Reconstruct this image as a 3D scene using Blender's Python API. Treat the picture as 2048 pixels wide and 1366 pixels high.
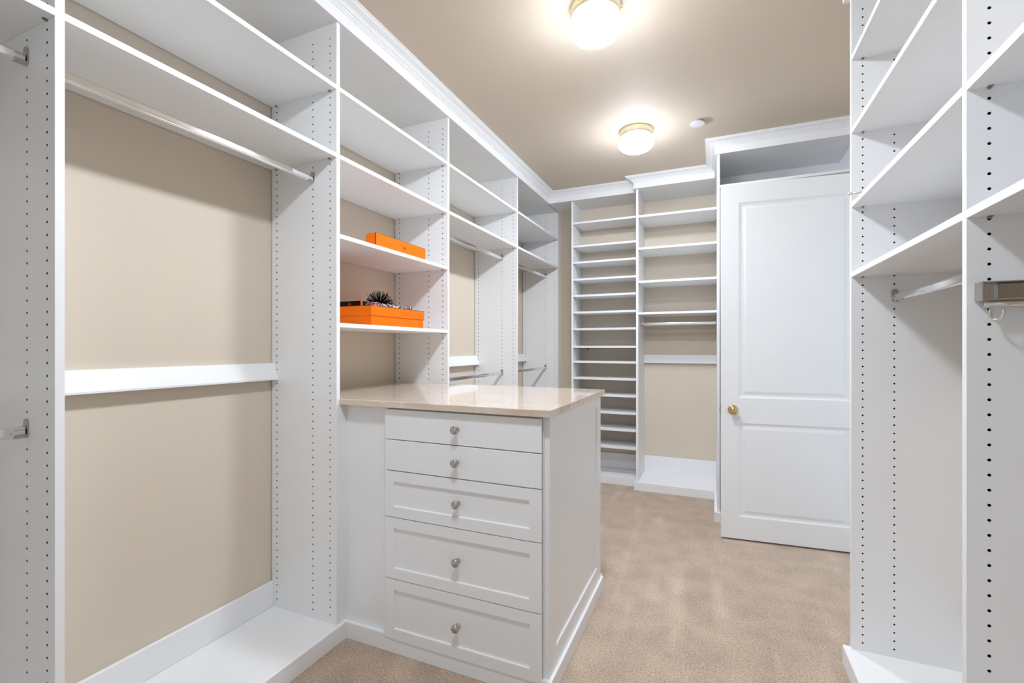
import bpy, bmesh, math, random
from mathutils import Vector, Matrix

# ------------------------------------------------------------------ scene, camera, world, exposure
for o in list(bpy.data.objects):
    bpy.data.objects.remove(o, do_unlink=True)
scene = bpy.context.scene
C = scene.collection
H = 1.27                                    # camera height above the carpet
YAW = 0.4097
cam_data = bpy.data.cameras.new('camera')
cam_data.sensor_fit = 'HORIZONTAL'
cam_data.sensor_width = 36.0
cam_data.lens = 932.68 / 2048 * 36.0
cam_data.shift_y = (694.1 - 683.0) / 2048
cam_data.clip_start = 0.02
cam = bpy.data.objects.new('camera', cam_data)
C.objects.link(cam)
cam.location = (0, 0, H)
cam.rotation_euler = (math.pi / 2, 0, YAW)
scene.camera = cam

world = bpy.data.worlds.new('daylight')
scene.world = world
world.use_nodes = True
bg = world.node_tree.nodes['Background']
bg.inputs[0].default_value = (0.78, 0.90, 1.02, 1)
bg.inputs[1].default_value = 0.8
LAMP = 158.0                                  # strength of each opal globe
scene.view_settings.view_transform = 'Standard'
scene.view_settings.look = 'None'
scene.view_settings.exposure = 0.12
scene.view_settings.gamma = 1.0
scene.view_settings.use_curve_mapping = False

# ------------------------------------------------------------------ materials
def mat(name, col, rough=0.5, metal=0.0, var=0.0, vscale=6.0, bump=0.0, bscale=300.0, coat=0.0, spec=0.5):
    m = bpy.data.materials.new(name)
    m.use_nodes = True
    nt = m.node_tree
    b = nt.nodes['Principled BSDF']
    b.inputs['Roughness'].default_value = rough
    b.inputs['Metallic'].default_value = metal
    b.inputs['Specular IOR Level'].default_value = spec
    b.inputs['Coat Weight'].default_value = coat
    b.inputs['Coat Roughness'].default_value = 0.05
    tc = nt.nodes.new('ShaderNodeTexCoord')
    n = nt.nodes.new('ShaderNodeTexNoise')
    n.inputs['Scale'].default_value = vscale
    n.inputs['Detail'].default_value = 4
    nt.links.new(tc.outputs['Object'], n.inputs['Vector'])
    r = nt.nodes.new('ShaderNodeValToRGB')
    r.color_ramp.elements[0].position = 0.3
    r.color_ramp.elements[1].position = 0.7
    r.color_ramp.elements[0].color = tuple(c * (1 - var) for c in col) + (1,)
    r.color_ramp.elements[1].color = tuple(min(1, c * (1 + var)) for c in col) + (1,)
    nt.links.new(n.outputs['Fac'], r.inputs['Fac'])
    nt.links.new(r.outputs['Color'], b.inputs['Base Color'])
    if bump > 0:
        n2 = nt.nodes.new('ShaderNodeTexNoise')
        n2.inputs['Scale'].default_value = bscale
        n2.inputs['Detail'].default_value = 3
        nt.links.new(tc.outputs['Object'], n2.inputs['Vector'])
        bp = nt.nodes.new('ShaderNodeBump')
        bp.inputs['Strength'].default_value = bump
        bp.inputs['Distance'].default_value = 0.002
        nt.links.new(n2.outputs['Fac'], bp.inputs['Height'])
        nt.links.new(bp.outputs['Normal'], b.inputs['Normal'])
    return m

M = {}
M['white'] = mat('white_melamine', (0.87, 0.87, 0.87), 0.42, var=0.008)
M['edge'] = mat('white_edge_band', (0.86, 0.86, 0.86), 0.38, var=0.008)
M['lacquer'] = mat('white_lacquer', (0.87, 0.87, 0.87), 0.35, var=0.006)
M['trim'] = mat('white_trim_paint', (0.88, 0.88, 0.88), 0.4, var=0.008)
M['door'] = mat('white_door_paint', (0.86, 0.86, 0.86), 0.38, var=0.006)
M['wall'] = mat('beige_wall_paint', (0.70, 0.61, 0.495), 0.75, var=0.012, vscale=2.5, bump=0.05, bscale=500)
M['ceil'] = mat('tan_ceiling_paint', (0.65, 0.555, 0.445), 0.7, var=0.01, vscale=2.0, bump=0.05, bscale=500)
M['hole'] = mat('drilled_hole', (0.012, 0.011, 0.010), 0.9)
M['chrome'] = mat('chrome', (0.82, 0.82, 0.82), 0.10, 1.0, var=0.02)
M['nickel'] = mat('nickel', (0.50, 0.47, 0.44), 0.15, 1.0, var=0.03)
M['satin'] = mat('satin_metal', (0.55, 0.53, 0.50), 0.28, 1.0, var=0.05, vscale=40)
M['pin'] = mat('pin_metal', (0.30, 0.28, 0.26), 0.4, 0.6)
M['brass'] = mat('brass', (0.66, 0.48, 0.24), 0.13, 1.0, var=0.03)
M['brass2'] = mat('pale_brass', (0.90, 0.82, 0.60), 0.30, 1.0, var=0.03)
M['orange'] = mat('orange_card', (0.92, 0.175, 0.006), 0.75, var=0.02, bump=0.05, bscale=900, spec=0.12)
M['brown'] = mat('brown_edge', (0.07, 0.022, 0.01), 0.6)
M['black'] = mat('black_card', (0.008, 0.007, 0.010), 0.6, spec=0.12)
M['spike'] = mat('black_spike', (0.004, 0.004, 0.004), 0.6, spec=0.08)
M['plastic'] = mat('white_plastic', (0.78, 0.78, 0.80), 0.4)
M['dark'] = mat('dark_gap', (0.03, 0.026, 0.022), 0.8)
M['logo'] = mat('copper_print', (0.30, 0.07, 0.012), 0.7, spec=0.1)

def carpet_mat():
    m = bpy.data.materials.new('tan_carpet'); m.use_nodes = True
    nt = m.node_tree; b = nt.nodes['Principled BSDF']
    b.inputs['Roughness'].default_value = 1.0
    b.inputs['Specular IOR Level'].default_value = 0.1
    b.inputs['Sheen Weight'].default_value = 0.25
    b.inputs['Sheen Roughness'].default_value = 0.6
    tc = nt.nodes.new('ShaderNodeTexCoord')
    def noise(scale, detail, rot=None, sc=None):
        n = nt.nodes.new('ShaderNodeTexNoise')
        n.inputs['Scale'].default_value = scale; n.inputs['Detail'].default_value = detail
        if rot is not None:
            mp = nt.nodes.new('ShaderNodeMapping')
            mp.inputs['Rotation'].default_value = (0, 0, rot); mp.inputs['Scale'].default_value = sc
            nt.links.new(tc.outputs['Object'], mp.inputs['Vector'])
            nt.links.new(mp.outputs['Vector'], n.inputs['Vector'])
        else:
            nt.links.new(tc.outputs['Object'], n.inputs['Vector'])
        return n
    def ramp(src, p0, p1, c0, c1):
        r = nt.nodes.new('ShaderNodeValToRGB')
        r.color_ramp.elements[0].position = p0; r.color_ramp.elements[1].position = p1
        r.color_ramp.elements[0].color = c0; r.color_ramp.elements[1].color = c1
        nt.links.new(src.outputs['Fac'], r.inputs['Fac']); return r
    fine = ramp(noise(130, 3), 0.28, 0.72, (0.33, 0.238, 0.168, 1), (0.66, 0.51, 0.39, 1))
    big = ramp(noise(7, 5), 0.35, 0.68, (0.88, 0.87, 0.86, 1), (1.08, 1.08, 1.08, 1))
    streak = ramp(noise(1.0, 2, 0.5, (7.0, 1.1, 1)), 0.55, 0.68, (0.97, 0.965, 0.96, 1), (1.16, 1.17, 1.18, 1))
    def mul(a, c):
        x = nt.nodes.new('ShaderNodeMix'); x.data_type = 'RGBA'; x.blend_type = 'MULTIPLY'
        x.inputs[0].default_value = 1.0
        nt.links.new(a, x.inputs[6]); nt.links.new(c, x.inputs[7]); return x.outputs[2]
    col = mul(mul(fine.outputs[0], big.outputs[0]), streak.outputs[0])
    nt.links.new(col, b.inputs['Base Color'])
    bp = nt.nodes.new('ShaderNodeBump')
    bp.inputs['Strength'].default_value = 0.7; bp.inputs['Distance'].default_value = 0.006
    nt.links.new(noise(130, 4).outputs['Fac'], bp.inputs['Height'])
    nt.links.new(bp.outputs['Normal'], b.inputs['Normal'])
    return m
M['carpet'] = carpet_mat()

def stone_mat():
    m = bpy.data.materials.new('beige_marble'); m.use_nodes = True
    nt = m.node_tree; b = nt.nodes['Principled BSDF']
    b.inputs['Roughness'].default_value = 0.09
    b.inputs['Coat Weight'].default_value = 0.5
    b.inputs['Coat Roughness'].default_value = 0.03
    tc = nt.nodes.new('ShaderNodeTexCoord')
    mp = nt.nodes.new('ShaderNodeMapping'); mp.inputs['Scale'].default_value = (1.0, 2.2, 1.6)
    mp.inputs['Rotation'].default_value = (0, 0, 0.5)
    nt.links.new(tc.outputs['Object'], mp.inputs['Vector'])
    n = nt.nodes.new('ShaderNodeTexNoise'); n.inputs['Scale'].default_value = 7
    n.inputs['Detail'].default_value = 8; n.inputs['Distortion'].default_value = 1.2
    nt.links.new(mp.outputs['Vector'], n.inputs['Vector'])
    r = nt.nodes.new('ShaderNodeValToRGB')
    e = r.color_ramp.elements
    e[0].position = 0.3; e[0].color = (0.62, 0.47, 0.36, 1)
    e[1].position = 0.72; e[1].color = (0.78, 0.67, 0.56, 1)
    k = e.new(0.5); k.color = (0.70, 0.57, 0.46, 1)
    nt.links.new(n.outputs['Fac'], r.inputs['Fac'])
    nt.links.new(r.outputs['Color'], b.inputs['Base Color'])
    return m
M['stone'] = stone_mat()

def scarf_mat():
    m = bpy.data.materials.new('printed_silk'); m.use_nodes = True
    nt = m.node_tree; b = nt.nodes['Principled BSDF']; b.inputs['Roughness'].default_value = 0.45
    tc = nt.nodes.new('ShaderNodeTexCoord')
    v = nt.nodes.new('ShaderNodeTexVoronoi'); v.inputs['Scale'].default_value = 95
    nt.links.new(tc.outputs['Object'], v.inputs['Vector'])
    r = nt.nodes.new('ShaderNodeValToRGB'); r.color_ramp.interpolation = 'CONSTANT'
    e = r.color_ramp.elements
    e[0].position = 0.0; e[0].color = (0.015, 0.012, 0.03, 1)
    e[1].position = 0.32; e[1].color = (0.70, 0.62, 0.62, 1)
    for p, c in ((0.5, (0.42, 0.06, 0.05, 1)), (0.64, (0.72, 0.70, 0.74, 1)), (0.8, (0.05, 0.09, 0.25, 1))):
        k = e.new(p); k.color = c
    nt.links.new(v.outputs['Color'], r.inputs['Fac'])
    nt.links.new(r.outputs['Color'], b.inputs['Base Color'])
    return m
M['scarf'] = scarf_mat()

def globe_mat():
    m = bpy.data.materials.new('lit_opal_glass'); m.use_nodes = True
    b = m.node_tree.nodes['Principled BSDF']
    b.inputs['Base Color'].default_value = (0.9, 0.9, 0.88, 1)
    b.inputs['Roughness'].default_value = 0.2
    b.inputs['Emission Color'].default_value = (0.90, 0.985, 1.11, 1)
    nt = m.node_tree                      # glow graded by height: top dimmed to cut the ceiling hot spot, bowl brightest
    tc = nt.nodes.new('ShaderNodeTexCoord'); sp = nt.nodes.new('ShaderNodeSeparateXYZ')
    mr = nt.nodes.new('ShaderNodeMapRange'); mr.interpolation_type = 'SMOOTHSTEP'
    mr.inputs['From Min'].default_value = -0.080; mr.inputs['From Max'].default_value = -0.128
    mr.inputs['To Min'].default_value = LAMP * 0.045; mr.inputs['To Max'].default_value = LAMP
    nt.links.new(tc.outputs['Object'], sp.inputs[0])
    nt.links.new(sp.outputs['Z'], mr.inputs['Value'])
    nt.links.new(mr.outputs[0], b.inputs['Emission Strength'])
    return m
M['globe'] = globe_mat()

# ------------------------------------------------------------------ helpers
OFF = {}
def root(name, label, cat, loc, group=None):
    o = bpy.data.objects.new(name, None)
    o.empty_display_size = 0.1
    C.objects.link(o)
    o.location = loc
    o['label'] = label; o['category'] = cat
    if group: o['group'] = group
    OFF[o.name] = Vector(loc)
    return o

def finish(bm, recalc=True):
    if recalc:
        bmesh.ops.recalc_face_normals(bm, faces=bm.faces[:])

def obj(name, bm, mats, parent=None, smooth=False, label=None, kind=None, recalc=True):
    """world-space bmesh -> one mesh object (re-based to its root when it has one)"""
    finish(bm, recalc)
    me = bpy.data.meshes.new(name)
    off = OFF.get(parent.name, Vector((0, 0, 0))) if parent else Vector((0, 0, 0))
    if parent:
        bmesh.ops.translate(bm, verts=bm.verts[:], vec=-off)
    bm.to_mesh(me); bm.free()
    if not isinstance(mats, (list, tuple)): mats = [mats]
    for mm in mats: me.materials.append(M[mm])
    if smooth:
        for p in me.polygons: p.use_smooth = True
    o = bpy.data.objects.new(name, me)
    C.objects.link(o)
    if parent:
        o.parent = parent
        OFF[o.name] = off
    if label: o['label'] = label
    if kind: o['kind'] = kind
    return o

def single(name, bm, mats, label, cat, base, group=None, smooth=False):
    """a thing that is one mesh, origin at its base"""
    finish(bm)
    bmesh.ops.translate(bm, verts=bm.verts[:], vec=-Vector(base))
    me = bpy.data.meshes.new(name); bm.to_mesh(me); bm.free()
    if not isinstance(mats, (list, tuple)): mats = [mats]
    for mm in mats: me.materials.append(M[mm])
    if smooth:
        for p in me.polygons: p.use_smooth = True
    o = bpy.data.objects.new(name, me); C.objects.link(o); o.location = base
    o['label'] = label; o['category'] = cat
    if group: o['group'] = group
    return o

def box(bm, x0, x1, y0, y1, z0, z1, bev=0.0, mi=0):
    vs = [bm.verts.new((x, y, z)) for z in (z0, z1) for y in (y0, y1) for x in (x0, x1)]
    fs = [bm.faces.new([vs[i] for i in f]) for f in
          ((0, 2, 3, 1), (4, 5, 7, 6), (0, 1, 5, 4), (2, 6, 7, 3), (0, 4, 6, 2), (1, 3, 7, 5))]
    for f in fs: f.material_index = mi
    if bev > 0:
        es = list({e for f in fs for e in f.edges})
        bmesh.ops.bevel(bm, geom=es, offset=bev, segments=1, profile=0.5, affect='EDGES')
    return vs

def B(*a, **k):
    bm = bmesh.new(); box(bm, *a, **k); return bm

def prism(bm, pts, mapf, n0, n1, mi=0):
    """closed outline pts (a,b) extruded from n0 to n1 through mapf(a,b,n)"""
    A = [bm.verts.new(mapf(a, b, n0)) for a, b in pts]
    D = [bm.verts.new(mapf(a, b, n1)) for a, b in pts]
    k = len(pts)
    fs = [bm.faces.new(A), bm.faces.new(D[::-1])]
    for i in range(k):
        fs.append(bm.faces.new((A[i], D[i], D[(i + 1) % k], A[(i + 1) % k])))
    for f in fs: f.material_index = mi
    return fs

def lathe(bm, prof, mapf, seg=24, mi=0):
    """prof (r, h) revolved about axis; mapf(a,b,h)"""
    rings = []
    for r, h in prof:
        if r < 1e-6:
            rings.append([bm.verts.new(mapf(0, 0, h))])
        else:
            rings.append([bm.verts.new(mapf(r * math.cos(2 * math.pi * i / seg), r * math.sin(2 * math.pi * i / seg), h)) for i in range(seg)])
    for a, b in zip(rings, rings[1:]):
        for i in range(seg):
            j = (i + 1) % seg
            if len(a) == 1 and len(b) == 1: continue
            if len(a) == 1: f = bm.faces.new((a[0], b[i], b[j]))
            elif len(b) == 1: f = bm.faces.new((a[i], a[j], b[0]))
            else: f = bm.faces.new((a[i], a[j], b[j], b[i]))
            f.material_index = mi

def tube(bm, pts, r, seg=8, mi=0):
    pts = [Vector(p) for p in pts]
    rings = []
    up = None
    for i, p in enumerate(pts):
        t = ((pts[min(i + 1, len(pts) - 1)] - pts[max(i - 1, 0)])).normalized()
        if up is None:
            up = Vector((0, 0, 1)) if abs(t.z) < 0.9 else Vector((1, 0, 0))
        s = t.cross(up).normalized(); up = s.cross(t).normalized()
        rings.append([bm.verts.new(p + r * (math.cos(2 * math.pi * k / seg) * s + math.sin(2 * math.pi * k / seg) * up)) for k in range(seg)])
    for a, b in zip(rings, rings[1:]):
        for k in range(seg):
            bm.faces.new((a[k], a[(k + 1) % seg], b[(k + 1) % seg], b[k])).material_index = mi
    bm.faces.new(rings[0][::-1]).material_index = mi
    bm.faces.new(rings[-1]).material_index = mi

def stadium(w, h, n=8):
    """upright oval outline, width w, height h"""
    r = w / 2; s = h / 2 - r; o = []
    for i in range(n + 1):
        a = math.pi * i / n; o.append((r * math.cos(a), s + r * math.sin(a)))
    for i in range(n + 1):
        a = math.pi + math.pi * i / n; o.append((r * math.cos(a), -s + r * math.sin(a)))
    return o

def plate(bm, W, Ht, T, panels, mapf, mi=0):
    """slab W x Ht x T (front at n=0, back at n=-T) whose front carries framed panels:
       panels = [(a0,a1,b0,b1,[(inset,depth),...])]"""
    xs = sorted({0.0, W} | {p[0] for p in panels} | {p[1] for p in panels})
    zs = sorted({0.0, Ht} | {p[2] for p in panels} | {p[3] for p in panels})
    V = {}
    def v(a, b, n=0.0):
        k = (round(a, 5), round(b, 5), round(n, 5))
        if k not in V: V[k] = bm.verts.new(mapf(a, b, n))
        return V[k]
    def q(*vs): bm.faces.new(vs).material_index = mi
    for i in range(len(xs) - 1):
        for j in range(len(zs) - 1):
            ca, cb = (xs[i] + xs[i + 1]) / 2, (zs[j] + zs[j + 1]) / 2
            if any(p[0] < ca < p[1] and p[2] < cb < p[3] for p in panels): continue
            q(v(xs[i], zs[j]), v(xs[i + 1], zs[j]), v(xs[i + 1], zs[j + 1]), v(xs[i], zs[j + 1]))
    for a0, a1, b0, b1, rings in panels:
        prev = [v(a0, b0), v(a1, b0), v(a1, b1), v(a0, b1)]
        for ins, dep in rings:
            cur = [bm.verts.new(mapf(a0 + ins, b0 + ins, dep)), bm.verts.new(mapf(a1 - ins, b0 + ins, dep)),
                   bm.verts.new(mapf(a1 - ins, b1 - ins, dep)), bm.verts.new(mapf(a0 + ins, b1 - ins, dep))]
            for k in range(4):
                q(prev[k], prev[(k + 1) % 4], cur[(k + 1) % 4], cur[k])
            prev = cur
        q(*prev)
    bk = [bm.verts.new(mapf(a, b, -T)) for a, b in ((0, 0), (W, 0), (W, Ht), (0, Ht))]
    q(*bk[::-1])
    for k, (p, s) in enumerate((((0, 0), (W, 0)), ((W, 0), (W, Ht)), ((W, Ht), (0, Ht)), ((0, Ht), (0, 0)))):
        if p[1] == s[1]: mid = [v(x, p[1]) for x in xs]; 
        else: mid = [v(p[0], z) for z in zs]
        if (p[0] > s[0]) or (p[1] > s[1]): mid = mid[::-1]
        f = bm.faces.new([bk[(k + 1) % 4], bk[k]] + mid); f.material_index = mi

def drilled(bm, W, Ht, T, cols, z0, z1, mapf, r=0.0034, pitch=0.032):
    """board W x Ht x T with columns of drilled pin holes in its front face (n=0). material 0 board, 1 hole"""
    n = int((z1 - z0) / pitch)
    hw = pitch / 2
    zb, zt = z0 - hw, z0 - hw + n * pitch
    def q(pts, mi=0): bm.faces.new([bm.verts.new(mapf(*p)) for p in pts]).material_index = mi
    edges = [0.0]
    for c in cols: edges += [c - hw, c + hw]
    edges.append(W)
    for i in range(0, len(edges), 2):
        a, b = edges[i], edges[i + 1]
        q(((a, 0, 0), (b, 0, 0), (b, Ht, 0), (a, Ht, 0)))
    for c in cols:
        q(((c - hw, 0, 0), (c + hw, 0, 0), (c + hw, zb, 0), (c - hw, zb, 0)))
        q(((c - hw, zt, 0), (c + hw, zt, 0), (c + hw, Ht, 0), (c - hw, Ht, 0)))
        for k in range(n):
            zc = z0 + k * pitch
            sq = [(1, 0), (1, 1), (0, 1), (-1, 1), (-1, 0), (-1, -1), (0, -1), (1, -1)]
            o = [bm.verts.new(mapf(c + hw * s, zc + hw * t, 0)) for s, t in sq]
            h = [bm.verts.new(mapf(c + r * math.cos(math.pi * i / 4), zc + r * math.sin(math.pi * i / 4), 0)) for i in range(8)]
            d = [bm.verts.new(mapf(c + r * math.cos(math.pi * i / 4), zc + r * math.sin(math.pi * i / 4), -0.010)) for i in range(8)]
            for i in range(8):
                j = (i + 1) % 8
                bm.faces.new((o[i], o[j], h[j], h[i]))
                bm.faces.new((h[i], h[j], d[j], d[i])).material_index = 1
            bm.faces.new(d).material_index = 1
    q(((0, 0, -T), (0, Ht, -T), (W, Ht, -T), (W, 0, -T)))
    q(((0, 0, 0), (0, Ht, 0), (0, Ht, -T), (0, 0, -T)))
    q(((W, 0, 0), (W, 0, -T), (W, Ht, -T), (W, Ht, 0)))
    q(((0, 0, 0), (0, 0, -T), (W, 0, -T), (W, 0, 0)))
    q(((0, Ht, 0), (W, Ht, 0), (W, Ht, -T), (0, Ht, -T)))

def struct(name, bm, mats, parent=None, smooth=False):
    o = obj(name, bm, mats, parent, smooth)
    if parent is None: o['kind'] = 'structure'
    return o

# ------------------------------------------------------------------ measures
XL, XLB = -1.491, -1.887            # left run: front plane, wall
XR, XRB = 0.498, 0.895              # right run: front plane, wall
YB, YN = 4.65, -1.30                # far wall, wall behind the camera
ZC = H + 1.497                      # ceiling
ZF = H + 1.398                      # underside of the closet tops / fascia
ZB = 0.073                          # bottom shelf
TH = 0.019
LP = [-0.33, 0.6244, 1.5587, 2.4693, 3.5578, YB - 0.001]   # far faces of left partitions
RP = [0.36, 1.3307, 2.2529]
SA, SB, SC, SD = H + 0.836, H + 1.1287, H + 0.4913, H + 0.105

# ------------------------------------------------------------------ the room
struct('floor', B(XLB - 0.1, XRB + 0.1, YN - 0.1, YB + 0.1, -0.08, 0), 'carpet')
struct('ceiling', B(XLB - 0.1, XRB + 0.1, YN - 0.1, YB + 0.1, ZC, ZC + 0.08), 'ceil')
struct('wall_left', B(XLB - 0.1, XLB, YN - 0.1, YB + 0.1, 0, ZC), 'wall')
struct('wall_back', B(XLB, XRB, YB, YB + 0.1, 0, ZC), 'wall')
bm = bmesh.new()
OX0, OX1, OZ = -1.25, .35, 2.4  # unseen opening added behind the camera to let in soft fill daylight
box(bm, XLB, OX0, YN - .1, YN, 0, ZC); box(bm, OX1, XRB, YN - .1, YN, 0, ZC); box(bm, OX0, OX1, YN - .1, YN, OZ, ZC)
struct('wall_front', bm, 'wall')
DY0, DY1, DH = 2.60, 3.47, 2.37     # doorway in the right wall
bm = bmesh.new()
box(bm, XRB, XRB + 0.1, YN - 0.1, DY0, 0, ZC)
box(bm, XRB, XRB + 0.1, DY1, YB + 0.1, 0, ZC)
box(bm, XRB, XRB + 0.1, DY0, DY1, DH, ZC)
struct('wall_right', bm, 'wall')
bm = bmesh.new()                    # casing round the doorway
box(bm, XRB - 0.016, XRB - 0.0005, DY0 - 0.075, DY0, 0, DH + 0.075, 0.003)
box(bm, XRB - 0.016, XRB - 0.0005, DY1, DY1 + 0.075, 0, DH + 0.075, 0.003)
box(bm, XRB - 0.016, XRB - 0.0005, DY0, DY1, DH, DH + 0.075, 0.003)
struct('trim_2', bm, 'trim')

# crown moulding with fascia, one mitred run round the closet
def sweep(path, prof):
    bm = bmesh.new()
    n = len(path)
    P = [Vector(p) for p in path]
    rows = []
    for i in range(n):
        d0 = (P[i] - P[i - 1]).normalized() if i > 0 else None
        d1 = (P[i + 1] - P[i]).normalized() if i < n - 1 else None
        r = lambda d: Vector((d.y, -d.x))
        if d0 is None: m = r(d1)
        elif d1 is None: m = r(d0)
        else: m = r(d0) + r(d1) if abs(d0.dot(d1)) < 0.5 else r(d0)
        rows.append([bm.verts.new((P[i].x + m.x * o, P[i].y + m.y * o, z)) for o, z in prof])
    k = len(prof)
    for a, b in zip(rows, rows[1:]):
        for i in range(k):
            bm.faces.new((a[i], a[(i + 1) % k], b[(i + 1) % k], b[i]))
    bm.faces.new(rows[0]); bm.faces.new(rows[-1][::-1])
    return bm
CROWN = [(0, 0), (0, .052), (.005, .0525), (.006, .058), (.012, .060), (.0125, .0655), (.019, .067), (.022, .070),
         (.026, .075), (.033, .0795), (.043, .083), (.051, .086), (.056, .0895), (.0565, .0925), (.064, .0935), (.064, .099), (-.019, .099), (-.019, 0)]
F1, F2, F3 = 4.315, 4.205, 3.694
path = [(XL + .012, YN), (XL + .012, F1), (-.657, F1), (-.657, F2), (.001, F2), (.001, F3), (XRB - .02, F3),
        (XRB - .02, 2.282), (.479, 2.282), (.479, YN)]
struct('trim_1', sweep(path, [(o, ZF + z) for o, z in CROWN]), 'trim')

# ------------------------------------------------------------------ closet parts
def pin_mesh():
    bm = bmesh.new()
    lathe(bm, [(0, 0), (.0028, 0), (.0028, .006), (.0018, .0075), (0, .0075)], lambda a, b, h: (a, h, b), 8)
    box(bm, -.0040, .0040, .001, .0095, .0014, .0032)
    finish(bm)
    me = bpy.data.meshes.new('shelf_pin'); bm.to_mesh(me); bm.free(); me.materials.append(M['pin'])
    return me
PIN = pin_mesh()
def pin(parent, loc, rz):
    o = bpy.data.objects.new('shelf_pin', PIN); C.objects.link(o)
    o.parent = parent
    o.location = Vector(loc) - OFF[parent.name]
    o.rotation_euler = (0, 0, rz)
    return o

def shelf_y(parent, x0, x1, y0, y1, ztop, fs, px):
    """shelf between partitions standing across y; px = pin columns"""
    s = obj('shelf', B(x0, x1, y0, y1, ztop - TH, ztop, bev=.0008), 'edge' if fs else 'white', parent)
    for x in px:
        pin(s, (x, y1, ztop - TH - .0032), math.pi)
        pin(s, (x, y0, ztop - TH - .0032), 0)
    return s

def shelf_x(parent, x0, x1, y0, y1, ztop, py):
    s = obj('shelf', B(x0, x1, y0, y1, ztop - TH, ztop, bev=.0008), 'white', parent)
    for y in py:
        pin(s, (x0, y, ztop - TH - .0032), -math.pi / 2)
        pin(s, (x1, y, ztop - TH - .0032), math.pi / 2)
    return s

def rod(parent, p0, p1):
    """oval chrome rod with cup flanges, along x or y"""
    p0, p1 = Vector(p0), Vector(p1)
    d = (p1 - p0).normalized(); s = Vector((d.y, -d.x, 0)); L = (p1 - p0).length
    def mp(o, sg):
        return lambda a, b, n: tuple(o + s * a + Vector((0, 0, b)) + d * (n * sg))
    bm = bmesh.new()
    prism(bm, stadium(.0155, .030, 8), mp(p0, 1), .006, L - .006)
    r = obj('hanging_rod', bm, 'chrome', parent, smooth=False)
    for o, sg in ((p0, 1), (p1, -1)):
        bm = bmesh.new()
        prism(bm, [(a, b + .008) for a, b in stadium(.021, .050, 8)], mp(o, sg), 0, .0035)
        prism(bm, stadium(.0195, .034, 8)[9:] + [(-.00975, .006), (.00975, .006)], mp(o, sg), .003, .026)
        obj('rod_flange', bm, 'nickel', r)
    return r

def cleat_y(parent, xw, sg, y0, y1):
    """sloping nailing rail on the wall"""
    z = H
    pts = [(0, -.074), (.018, -.074), (.047, -.143), (.047, -.150), (0, -.150)]
    bm = bmesh.new()
    prism(bm, pts, lambda a, b, n: (xw + sg * a, n, z + b), y0, y1)
    return obj('wall_cleat', bm, 'white', parent)

def panel_y(parent, xf, xb, yface, T, z0, z1, cols, hz):
    """partition across y, drilled face looking to -y; xf front plane, xb wall; cols measured from the front"""
    sg = 1 if xb > xf else -1
    bm = bmesh.new()
    drilled(bm, abs(xb - xf), z1 - z0, T, cols, hz - z0, z1 - z0 - .01, lambda a, b, n: (xf + sg * a, yface - n, z0 + b))
    return obj('side_panel', bm, ['white', 'hole'], parent, recalc=False)

COLS = [.037, .137, .359]
def px(sg, xf): return [xf + sg * .037, xf + sg * .359]

def left_bay(i, label, shelves, rods, cleat=True, base=True, hz=.11):
    y0, y1 = LP[i], LP[i + 1] - TH
    r = root('closet_bay', label, 'closet shelving', (XL - .2, (y0 + y1) / 2, 0), None)
    panel_y(r, XL, XLB + .005, y1, TH, ZB if base else ZB, ZF, COLS, hz)
    if i == 0:
        obj('side_panel', B(XLB + .001, XL, LP[0] - TH, LP[0], ZB, ZF, bev=.0008), 'white', r)
    obj('top_panel', B(XLB + .001, XL - .007, y0, y1, ZF, ZF + TH), 'white', r)
    for z in shelves:
        shelf_y(r, XLB + .004, XL, y0, y1, z, False, px(-1, XL))
    for z in rods:
        rod(r, (XL - .137, y0, z), (XL - .137, y1, z))
    if cleat: cleat_y(r, XLB, 1, y0, y1)
    if base:
        a = y0 - (TH if i == 0 else 0)
        obj('bottom_shelf', B(XLB + .001, XL, a, y1 + TH, ZB - TH, ZB, bev=.0006), 'white', r)
        obj('baseboard', B(XLB + .001, XLB + .017, y0, y1, ZB, ZB + .116, bev=.002), 'trim', r)
        obj('plinth', B(XL - .001, XL + .018, a - (0 if i else .0), y1 + TH, 0, ZB, bev=.0015), 'trim', r)
    return r

R_UP, R_LO = H + .741, H - .217
left_bay(0, 'white closet bay with an upper and a lower chrome rod, beside the long-hang bay', [SA, SB], [R_UP, R_LO])
left_bay(1, 'wide white long-hang closet bay with one high rod and bare beige wall', [SA, SB], [R_UP])
b2 = left_bay(2, 'white open shelf bay holding the orange boxes above the stone counter', [SA, SB, SC, SD], [], cleat=False, base=False)
left_bay(3, 'white double-rod closet bay between the orange-box shelves and the corner bay', [SA, SB], [R_UP, R_LO])
left_bay(4, 'white double-rod closet bay in the corner against the far wall', [SA, SB], [R_UP, R_LO])

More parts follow.
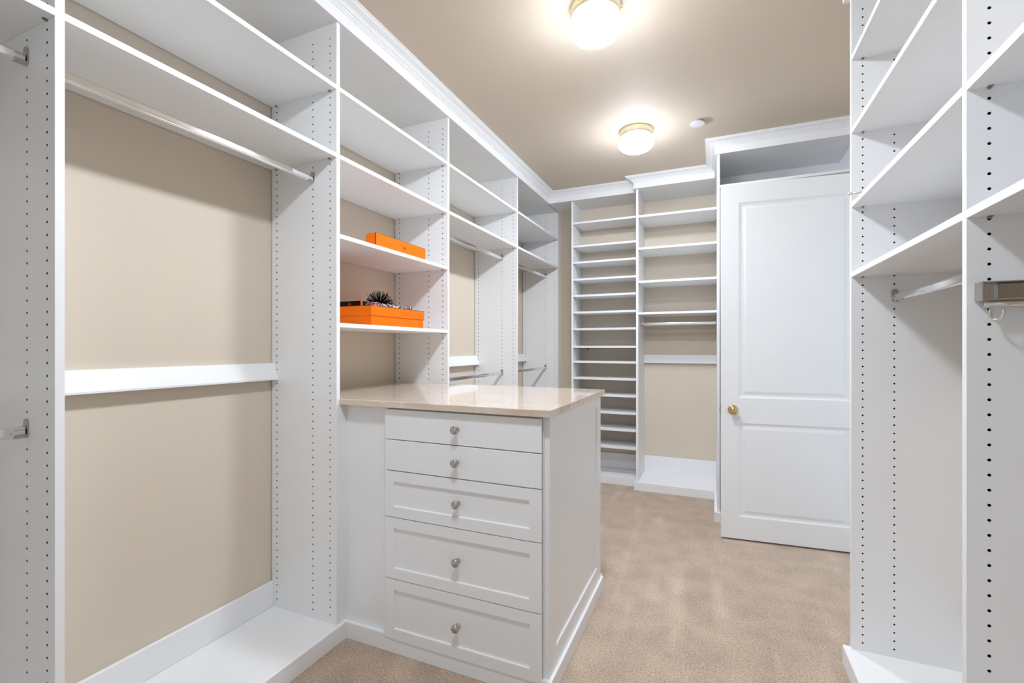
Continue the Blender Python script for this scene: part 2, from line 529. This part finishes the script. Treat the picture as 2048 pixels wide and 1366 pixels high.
# right run
def right_bay(i, label, tops, rods, hz):
    y0, y1 = RP[i] if i >= 0 else YN, RP[i + 1] - TH
    r = root('closet_bay', label, 'closet shelving', (XR + .2, (y0 + y1) / 2, 0), None)
    panel_y(r, XR, XRB - .001, y1, TH, ZB, ZF, COLS, hz)
    if i == 0:
        obj('side_panel', B(XR, XRB - .001, RP[0] - TH, RP[0], ZB, ZF, bev=.0008), 'white', r)
    obj('top_panel', B(XR + .007, XRB - .001, y0, y1, ZF, ZF + TH), 'white', r)
    for z in tops:
        shelf_y(r, XR, XRB - .001, y0, y1, z, False, px(1, XR))
    for z in rods:
        rod(r, (XR + .139, y0, z), (XR + .139, y1, z))
    a = y0 - (TH if i == 0 else 0)
    obj('bottom_shelf', B(XR, XRB - .001, a, y1 + TH, ZB - TH, ZB, bev=.0006), 'white', r)
    obj('plinth', B(XR - .026, XR + .001, a, y1 + TH, 0, ZB, bev=.0015), 'trim', r)
    obj('baseboard', B(XRB - .017, XRB - .001, y0, y1, ZB, ZB + .116, bev=.002), 'trim', r)
    return r
S = [H + v + TH for v in (1.136, .846, .5524, .2773)]
right_bay(0, 'white closet bay whose side panel carries the metal belt rack', [S[2], S[3]], [], .7201 % .032 + .128 + H % .032)
right_bay(1, 'white closet bay with four shelves over one chrome rod, ending at the doorway', S, [H + .190], .105)

# far wall: shoe tower, hanging bay, deep frame behind the door
def panel_x(parent, x0, y0, y1, z0, z1, cols, hz):
    """partition across x, drilled face looking to +x"""
    bm = bmesh.new()
    drilled(bm, y1 - y0, z1 - z0, TH, cols, hz - z0, z1 - z0 - .01, lambda a, b, n: (x0 + TH + n, y0 + a, z0 + b))
    return obj('side_panel', bm, ['white', 'hole'], parent, recalc=False)
UX0, UX1, UX2 = -1.267, -.640, .0165
U1, U2, U3 = 4.355, 4.243, 3.706
r = root('shoe_shelf_tower', 'tall narrow white shoe tower with many closely spaced shelves', 'shoe shelves', ((UX0 + UX1) / 2, 4.5, 0))
panel_x(r, UX0, U1, YB - .001, ZB, ZF, [.03, .245], .12)
for z in (1.1996, .9755, .8194, .6566, .4998, .3402, .181, .0114, -.133, -.2895, -.4445, -.6036, -.76, -.924):
    shelf_x(r, UX0 + TH, UX1, U1, YB - .001, H + z, [U1 + .03, U1 + .245])
obj('top_panel', B(UX0 - .22, UX1, F1 + .019, YB - .001, ZF, ZF + TH), 'white', r)
obj('bottom_shelf', B(UX0, UX1 - .001, U1, YB - .001, ZB - TH, ZB, bev=.0006), 'white', r)
obj('baseboard', B(UX0 + TH, UX1, YB - .017, YB - .001, ZB, ZB + .152, bev=.002), 'trim', r)
obj('plinth', B(UX0, UX1 - .016, U1 - .018, U1 + .001, 0, ZB, bev=.0015), 'trim', r)
bm = bmesh.new()                       # small dark cup hook under a shelf
tube(bm, [(UX0 + .115, U1 + .16, H + .0114 - TH), (UX0 + .115, U1 + .16, H - .020), (UX0 + .124, U1 + .155, H - .028), (UX0 + .133, U1 + .15, H - .020)], .003)
obj('cup_hook', bm, 'black', r, label='small black hook under a shelf')

r = root('closet_bay', 'white closet bay with four upper shelves and one rod, beside the panel door', 'closet shelving', ((UX1 + UX2) / 2, 4.45, 0))
panel_x(r, UX1, U2, YB - .001, ZB, ZF, [.037, .137, .359], .11)
for z in (1.1685, .8822, .587, .3075):
    shelf_x(r, UX1 + TH, UX2, U2, YB - .001, H + z, [U2 + .037, U2 + .359])
obj('top_panel', B(UX1, UX2, F2 + .019, YB - .001, ZF, ZF + TH), 'white', r)
rod(r, (UX1 + TH, U2 + .14, H + .208), (UX2, U2 + .14, H + .208))
bm = bmesh.new()
prism(bm, [(0, -.074), (.018, -.074), (.030, -.143), (.030, -.152), (0, -.152)], lambda a, b, n: (n, YB - a, H + b), UX1 + TH, UX2)
obj('wall_cleat', bm, 'white', r)
obj('bottom_shelf', B(UX1, UX2, U2, YB - .001, ZB - TH, ZB, bev=.0006), 'white', r)
obj('baseboard', B(UX1 + TH, UX2, YB - .017, YB - .001, ZB, ZB + .154, bev=.002), 'trim', r)
bm = bmesh.new()
box(bm, UX1 - .016, UX2, U2 - .018, U2 + .001, 0, ZB, bev=.0015)
box(bm, UX1 - .016, UX1 + .001, U2 - .0005, U1 - .018, 0, ZB)
obj('plinth', bm, 'trim', r)

r = root('deep_cupboard_frame', 'deep white cupboard frame standing behind the open panel door', 'cupboard', (.45, 3.95, 0))
obj('side_panel', B(UX2, UX2 + TH, U3, YB - .001, ZB, ZF, bev=.0008), 'white', r)
obj('side_panel', B(XRB - .03, XRB - .001, U3, 4.225, ZB, ZF, bev=.0008), 'white', r)
obj('top_panel', B(UX2, XRB - .001, F3 + .019, 4.225, ZF, ZF + TH), 'white', r)
obj('back_panel', B(UX2 + TH, XRB - .001, 4.225, 4.237, ZB, ZF + TH), 'white', r)
shelf_x(r, UX2 + TH, XRB - .03, U3, 4.225, H + 1.176, [U3 + .04, U3 + .40])
obj('bottom_shelf', B(UX2, XRB - .001, U3, 4.225, ZB - TH, ZB, bev=.0006), 'white', r)
bm = bmesh.new()
box(bm, UX2 - .018, XRB - .001, U3 - .018, U3 + .001, 0, ZB, bev=.0015)
box(bm, UX2 - .018, UX2 + .001, U3 - .0005, U2 - .017, 0, ZB)
obj('plinth', bm, 'trim', r)

# ------------------------------------------------------------------ the panel door, standing open
DA = math.atan2(3.4475 - 3.3904, .7605 - .0402)
D0 = Vector((.0402, 3.3904, 0)); DD = Vector((math.cos(DA), math.sin(DA), 0)); DN = Vector((math.sin(DA), -math.cos(DA), 0))
DW, DT, DHT = .838, .035, 2.325
def dmap(a, b, n): return tuple(D0 + DD * a + DN * n + Vector((0, 0, .012 + b)))
PA0, PA1 = .1050, DW - .1050
rings = [(.004, -.001), (.010, -.006), (.014, -.0075), (.021, -.0085), (.024, -.0085), (.041, -.003), (.043, -.0025)]
bm = bmesh.new()
plate(bm, DW, DHT, DT, [(PA0, PA1, .144, .762, rings), (PA0, PA1, .925, 2.207, rings)], dmap)
door = struct('door_1', bm, 'door')
OFF[door.name] = Vector((0, 0, 0))
door['label'] = 'white two-panel door with brass knob standing open before the deep cupboard'
def kmap(a0, b0, sg):
    o = D0 + DD * a0 + Vector((0, 0, .012 + b0))
    return lambda a, b, h: tuple(o + DD * a + Vector((0, 0, b)) + DN * (h if sg > 0 else -DT - h))
for sg in (1, -1):
    bm = bmesh.new()
    lathe(bm, [(0, .0), (.032, .0), (.032, .003), (.029, .007), (.022, .009), (.012, .011), (.011, .030), (.016, .034), (.0245, .041), (.0275, .050), (.0265, .058), (.020, .064), (.010, .0665), (0, .067)], kmap(.071, .845, sg), 28)
    obj('door_knob', bm, 'brass', door, smooth=True, label='brass door knob')
bm = bmesh.new()
prism(bm, [(-.012, .815), (.012, .815), (.012, .872), (-.012, .872)], lambda a, b, n: dmap(-n, b, -DT / 2 + a), -.002, .0012)
prism(bm, [(-.008, .834), (.008, .834), (.008, .853), (-.008, .853)], lambda a, b, n: dmap(-n, b, -DT / 2 + a), -.002, .010)
obj('latch_plate', bm, 'satin', door)
for zz in (.2, 1.15, 2.1):
    bm = bmesh.new()
    lathe(bm, [(0, 0), (.006, 0), (.006, .09), (0, .09)], lambda a, b, h: dmap(DW + .004 + a, zz + h, .004 + b), 10)
    obj('hinge', bm, 'brass', door)

# ------------------------------------------------------------------ drawer island and counter
IX0, IX1 = XL, -.545
IY0, IY1 = 1.596, 2.415
CT, CB = H - .2236, H - .2483
r = root('drawer_island', 'white drawer island with five drawers under the beige stone counter', 'drawer cabinet', ((IX0 + IX1) / 2, 2.0, 0))
bm = bmesh.new()
box(bm, IX0 + .0005, IX1 - .020, IY0, IY1, ZB, CB)
box(bm, XLB + .002, IX0 + .0005, LP[2] + .001, LP[3] - TH - .001, ZB, CB)
obj('carcass', bm, 'lacquer', r)
obj('filler_stile', B(XL - .02, XL + .0004, LP[2] + .0005, IY0 + .0005, ZB - .001, CB, bev=.0008), 'lacquer', r)
obj('corner_post', B(-.566, IX1 - .0195, IY0 - .009, IY0 + .03, ZB, CB, bev=.002), 'lacquer', r)
DX0, DX1 = -1.2623, -.569
def drawer(z0, z1, shaker):
    W, Hh = DX1 - DX0, z1 - z0
    mp = lambda a, b, n: (DX0 + a, IY0 - .022 - n, z0 + b)
    bm = bmesh.new()
    pn = [(.046, W - .046, .043, Hh - .043, [(.0015, -.006), (.003, -.0075)])] if shaker else []
    plate(bm, W, Hh, .0215, pn, mp)
    es = [e for e in bm.edges if all(abs(v.co.y - (IY0 - .022)) < 1e-6 for v in e.verts) and
          (all(abs(v.co.x - DX0) < 1e-6 for v in e.verts) or all(abs(v.co.x - DX1) < 1e-6 for v in e.verts) or
           all(abs(v.co.z - z0) < 1e-6 for v in e.verts) or all(abs(v.co.z - z1) < 1e-6 for v in e.verts))]
    bmesh.ops.bevel(bm, geom=es, offset=.0018, segments=2, profile=.5, affect='EDGES')
    d = obj('drawer', bm, 'lacquer', r)
    bm = bmesh.new()
    yk = IY0 - .022 + (.0075 if shaker else 0)
    lathe(bm, [(0, 0), (.0095, 0), (.0095, .002), (.0065, .004), (.0058, .013), (.009, .0165), (.0145, .020), (.0162, .0245), (.0155, .0285), (.011, .0315), (.005, .0328), (0, .033)],
          lambda a, b, h: ((DX0 + DX1) / 2 + a, yk - h, (z0 + z1) / 2 + b), 24)
    obj('knob', bm, 'nickel', d, smooth=True, label='round nickel drawer knob')
zs = [H - v for v in (.2563, .3831, .5117, .7043, .9595, 1.2102)]
G = .0016
for k in range(5):
    drawer(zs[k + 1] + G, zs[k] - G, k >= 2)
# framed end panel looking down the aisle, framed far panel
mp = lambda a, b, n: (IX1 + n, IY0 + a, ZB + b)
bm = bmesh.new()
plate(bm, IY1 - IY0, CB - ZB, .020, [(.075, IY1 - IY0 - .075, .075, CB - ZB - .055, [(.0015, -.006), (.003, -.0075)])], mp)
obj('end_panel', bm, 'lacquer', r)
mp = lambda a, b, n: (IX1 - .021 - a, IY1 + .020 + n, ZB + b)
W = IX1 - .021 - IX0 - .01
bm = bmesh.new()
plate(bm, W, CB - ZB, .020, [(.075, W - .075, .075, CB - ZB - .055, [(.0015, -.006), (.003, -.0075)])], mp)
obj('far_panel', bm, 'lacquer', r)
bm = bmesh.new()
box(bm, XL - .001, IX1 + .012, IY0 - .018, IY0 + .001, 0, ZB, bev=.0015)
box(bm, XL - .001, XL + .018, LP[2], IY0 - .017, 0, ZB)
box(bm, IX1 - .001, IX1 + .012, IY0, IY1 + .012, 0, ZB, bev=.0015)
box(bm, XL + .018, IX1, IY1, IY1 + .032, 0, ZB)
obj('base_moulding', bm, 'trim', r)

bm = bmesh.new()
outline = [(XLB + .001, LP[2] + .0005), (XL, LP[2] + .0005), (XL, 1.556), (-.5306, 1.556), (-.5306, 2.4495), (XLB + .001, 2.4495)]
prism(bm, outline, lambda a, b, n: (a, b, n), CB, CT)
es = [e for e in bm.edges if (e.verts[0].co.z > CT - 1e-5 and e.verts[1].co.z > CT - 1e-5)]
bmesh.ops.bevel(bm, geom=es, offset=.002, segments=2, profile=.5, affect='EDGES')
single('countertop', bm, 'stone', 'polished beige stone countertop laid over the drawer island', 'countertop', (-1.2, 2.0, CB))

# ------------------------------------------------------------------ orange boxes and what lies on them
def emblem(parent, mapf, s, mt='logo'):
    bm = bmesh.new()
    ring = lambda cx, cy, rr: [(cx + rr * math.cos(2 * math.pi * i / 10), cy + rr * math.sin(2 * math.pi * i / 10)) for i in range(10)]
    for pts in (ring(-.30 * s, -.22 * s, .16 * s), ring(.05 * s, -.20 * s, .20 * s),
                [(-.45 * s, -.02 * s), (.22 * s, -.02 * s), (.12 * s, .22 * s), (-.1 * s, .34 * s), (-.38 * s, .22 * s)],
                [(.26 * s, -.36 * s), (.34 * s, -.36 * s), (.48 * s, .10 * s), (.38 * s, .30 * s), (.28 * s, .02 * s)],
                [(-.5 * s, -.52 * s), (.5 * s, -.52 * s), (.5 * s, -.44 * s), (-.5 * s, -.44 * s)]):
        prism(bm, pts, mapf, -.0004, .0004)
    return obj('emblem', bm, mt, parent, label='tiny printed carriage emblem')

x0, x1, y0, y1 = -1.812, -1.4955, 1.765, 2.206
r = root('gift_box', 'large flat orange lidded box on the shelf just above the counter', 'box', (-1.65, 1.98, SD))
obj('box_base', B(x0 + .0035, x1 - .0035, y0 + .0035, y1 - .0035, SD, SD + .088, bev=.0008), 'orange', r)
lid = obj('lid', B(x0, x1, y0, y1, SD + .0465, SD + .0945, bev=.0008), 'orange', r)
bm = bmesh.new()
zt = SD + .0945
for a in ((x1 - .0018, x1 + .0003, y0 - .0003, y1 + .0003), (x0 - .0003, x1 + .0003, y0 - .0003, y0 + .0018), (x0 - .0003, x0 + .0018, y0, y1), (x0, x1, y1 - .0018, y1 + .0003)):
    box(bm, a[0], a[1], a[2], a[3], zt - .0018, zt + .0004)
obj('edge_piping', bm, 'brown', lid)
ZL = zt + .0004

r = root('slim_box', 'slim orange lidded box stood on its long side on the middle shelf', 'box', (-1.525, 2.0, SC))
y0, y1 = 1.797, 2.216
obj('box_base', B(-1.560, -1.512, y0 + .004, y1 - .002, SC, SC + .0555, bev=.0008), 'orange', r)
lid = obj('lid', B(-1.546, -1.4955, y0, y1, SC, SC + .0615, bev=.0008), 'orange', r)
bm = bmesh.new()
box(bm, -1.4985, -1.4950, y0 - .0006, y0 + .0030, SC + .0002, SC + .0620)
box(bm, -1.4970, -1.4952, y0, y1, SC + .0605, SC + .0618)
box(bm, -1.4970, -1.4952, y1 - .0014, y1 + .0002, SC + .0002, SC + .0618)
obj('edge_piping', bm, 'brown', lid)
emblem(lid, lambda a, b, n: (-1.4955 + n, 2.026 + a, SC + .030 + b), .020)

r = root('black_box', 'small flat black box lying on the large orange box', 'box', (-1.655, 1.87, ZL))
obj('box_body', B(-1.722, -1.5905, 1.80, 1.93, ZL, ZL + .0275, bev=.0008), 'black', r)
obj('ribbon', B(-1.5905, -1.5835, 1.7995, 1.806, ZL, ZL + .0295, bev=.0006), 'orange', r, label='orange ribbon edge')
emblem(r, lambda a, b, n: (-1.66 + a, 1.80 - n, ZL + .014 + b), .017)

random.seed(5)
bm = bmesh.new()
nx, ny = 22, 44
grid = []
for j in range(ny + 1):
    row = []
    for i in range(nx + 1):
        s, t = i / nx, j / ny
        x = -1.580 + .075 * s + .004 * math.sin(t * 9)
        y = 1.805 + .245 * t + .006 * math.sin(s * 7)
        e = min(1, min(s, 1 - s) * 9) * min(1, min(t, 1 - t) * 14)
        h = e * (.017 - .006 * t + .0035 * math.sin(s * 19 + t * 7) + .003 * math.sin(t * 26 - s * 5) + random.uniform(-.0006, .0006))
        row.append(bm.verts.new((x, y, ZL + .0006 + max(0, h))))
    grid.append(row)
for j in range(ny):
    for i in range(nx):
        bm.faces.new((grid[j][i], grid[j][i + 1], grid[j + 1][i + 1], grid[j + 1][i]))
bmesh.ops.solidify(bm, geom=bm.faces[:], thickness=.0006)
single('silk_scarf', bm, 'scarf', 'folded red, white and navy printed scarf beneath the spiky ornament', 'scarf', (-1.54, 1.93, ZL), smooth=True)

bm = bmesh.new()
box(bm, -1.552, -1.5005, 2.056, 2.112, ZL, ZL + .0125, bev=.001)
r = root('patterned_case', 'small brown patterned case lying at the end of the printed scarf', 'case', (-1.527, 2.084, ZL))
obj('case_body', bm, 'scarf', r)
bm = bmesh.new()
box(bm, -1.5525, -1.5000, 2.072, 2.080, ZL - 0, ZL + .0130); box(bm, -1.5525, -1.5000, 2.092, 2.098, ZL, ZL + .0130)
obj('band', bm, 'brown', r)

# spiky ornament
r = root('spiky_ornament', 'black spiky urchin ornament resting on the large orange box', 'ornament', (-1.628, 1.985, ZL))
oc = Vector((-1.628, 1.985, ZL + .021))
bm = bmesh.new()
lathe(bm, [(0, -.021)] + [(.021 * math.sin(a), -.021 * math.cos(a)) for a in [math.pi * k / 8 for k in range(1, 8)]] + [(0, .021)], lambda a, b, h: tuple(oc + Vector((a, b, h))), 14)
obj('core', bm, 'spike', r, smooth=True)
N = 190
for k in range(N):
    z = 1 - 2 * (k + .5) / N
    if z < -.18: continue
    th = k * 2.399963
    q = math.sqrt(1 - z * z)
    d = Vector((q * math.cos(th), q * math.sin(th), z)) + Vector((random.uniform(-.06, .06), random.uniform(-.06, .06), random.uniform(-.05, .05)))
    d.normalize()
    L = .076 * random.uniform(.92, 1.06)
    tip = oc + d * L
    if tip.z < ZL + .002: tip.z = ZL + .002
    bm = bmesh.new()
    tube(bm, [oc + d * .012, oc + d * .045, tip], .0017, 5)
    obj('spike', bm, 'spike', r)

# ------------------------------------------------------------------ ceiling lamps, ceiling cap
def lamp(x, y, label):
    r = root('ceiling_lamp', label, 'ceiling light', (x, y, ZC), 'mushroom globe ceiling lamps')
    mp = lambda a, b, h: (x + a, y + b, ZC - h)
    bm = bmesh.new()
    lathe(bm, [(0, .0), (.108, .0), (.111, .003), (.108, .006), (.1075, .032), (.103, .042), (.09, .043), (.09, .010), (0, .010)], mp, 40)
    obj('lamp_base', bm, 'brass2', r, smooth=False, label='brass lamp base')
    bm = bmesh.new()
    pr = [(.088, .036), (.094, .041)]
    for k in range(0, 15):
        a = math.radians(-38 + (128) * k / 14)
        pr.append((.1175 * math.cos(a) if k < 14 else 0, .093 + .060 * math.sin(a) if a < 0 else .093 + .058 * math.sin(a)))
    lathe(bm, pr, mp, 40)
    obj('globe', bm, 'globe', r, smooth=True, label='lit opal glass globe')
    for k in range(3):
        a = 2.2 + k * 2.094
        bm = bmesh.new()
        dirv = Vector((math.cos(a), math.sin(a), 0))
        tube(bm, [Vector((x, y, ZC - .030)) + dirv * .104, Vector((x, y, ZC - .030)) + dirv * .116], .0035, 8)
        obj('thumb_screw', bm, 'brass', r)
lamp(-.481, 2.03, 'lit opal globe ceiling lamp on brass base above the drawer island')
lamp(-.498, 3.30, 'lit opal globe ceiling lamp near the shoe tower and ceiling cap')
lamp(-.485, .75, 'lit opal globe ceiling lamp over the aisle by the long-hang bay')

bm = bmesh.new()
lathe(bm, [(0, 0), (.030, 0), (.030, .008), (.046, .010), (.0475, .012), (.047, .0145), (.043, .016), (0, .0165)], lambda a, b, h: (-.104 + a, 3.337 + b, ZC - h), 32)
single('sprinkler_disc', bm, 'plastic', 'small round white cover cap on the tan ceiling', 'sprinkler cover', (-.104, 3.337, ZC))

# ------------------------------------------------------------------ belt rack and valet rod
yf = RP[1] - TH
r = root('belt_rack', 'metal pull-out belt rack with hooks screwed to the white side panel', 'belt rack', (.68, yf, H + .08))
zb, zt2 = H + .097, H + .1365
bm = bmesh.new()
prism(bm, [(0, 0), (.030, 0), (.030, .005), (.002, .005), (.002, .0375), (.030, .0375), (.030, .0395), (0, .0395)], lambda a, b, n: (n, yf - a, zb + b), .515, .885)
obj('channel', bm, 'satin', r)
bm = bmesh.new(); box(bm, .511, .5155, yf - .031, yf, zb - .0005, zt2 + .0005, bev=.0008); obj('end_plate', bm, 'satin', r)
bm = bmesh.new(); box(bm, .545, .88, yf - .011, yf - .0015, zb + .006, zt2 - .003, bev=.001); obj('slide', bm, 'nickel', r)
bm = bmesh.new(); tube(bm, [(.520, yf - .017, zb - .0065), (.880, yf - .017, zb - .0065)], .0062, 12); obj('rail', bm, 'chrome', r, smooth=True)
for xh in (.530, .592, .655, .718, .780, .843):
    bm = bmesh.new()
    tube(bm, [(xh, yf - .017, zb - .008), (xh, yf - .017, zb - .034), (xh + .002, yf - .019, zb - .039), (xh + .007, yf - .023, zb - .0405), (xh + .012, yf - .026, zb - .038), (xh + .0155, yf - .028, zb - .026), (xh + .017, yf - .029, zb - .020)], .0027, 8)
    obj('hook', bm, 'chrome', r, smooth=True)
yf = RP[2] - TH
r = root('valet_rod', 'short chrome valet rod with ball tip on the end side panel', 'valet rod', (.56, yf, H + .60))
bm = bmesh.new(); tube(bm, [(.497, yf - .018, H + .604), (.66, yf - .018, H + .604)], .0042, 10); obj('rod', bm, 'chrome', r, smooth=True)
bm = bmesh.new()
lathe(bm, [(0, -.0075)] + [(.0075 * math.sin(a), -.0075 * math.cos(a)) for a in [math.pi * k / 8 for k in range(1, 8)]] + [(0, .0075)], lambda a, b, h: (.4905 + h, yf - .018 + a, H + .604 + b), 14)
obj('ball_tip', bm, 'chrome', r, smooth=True)
bm = bmesh.new(); box(bm, .535, .70, yf - .027, yf + .0003, H + .595, H + .613, bev=.001); obj('housing', bm, 'chrome', r)
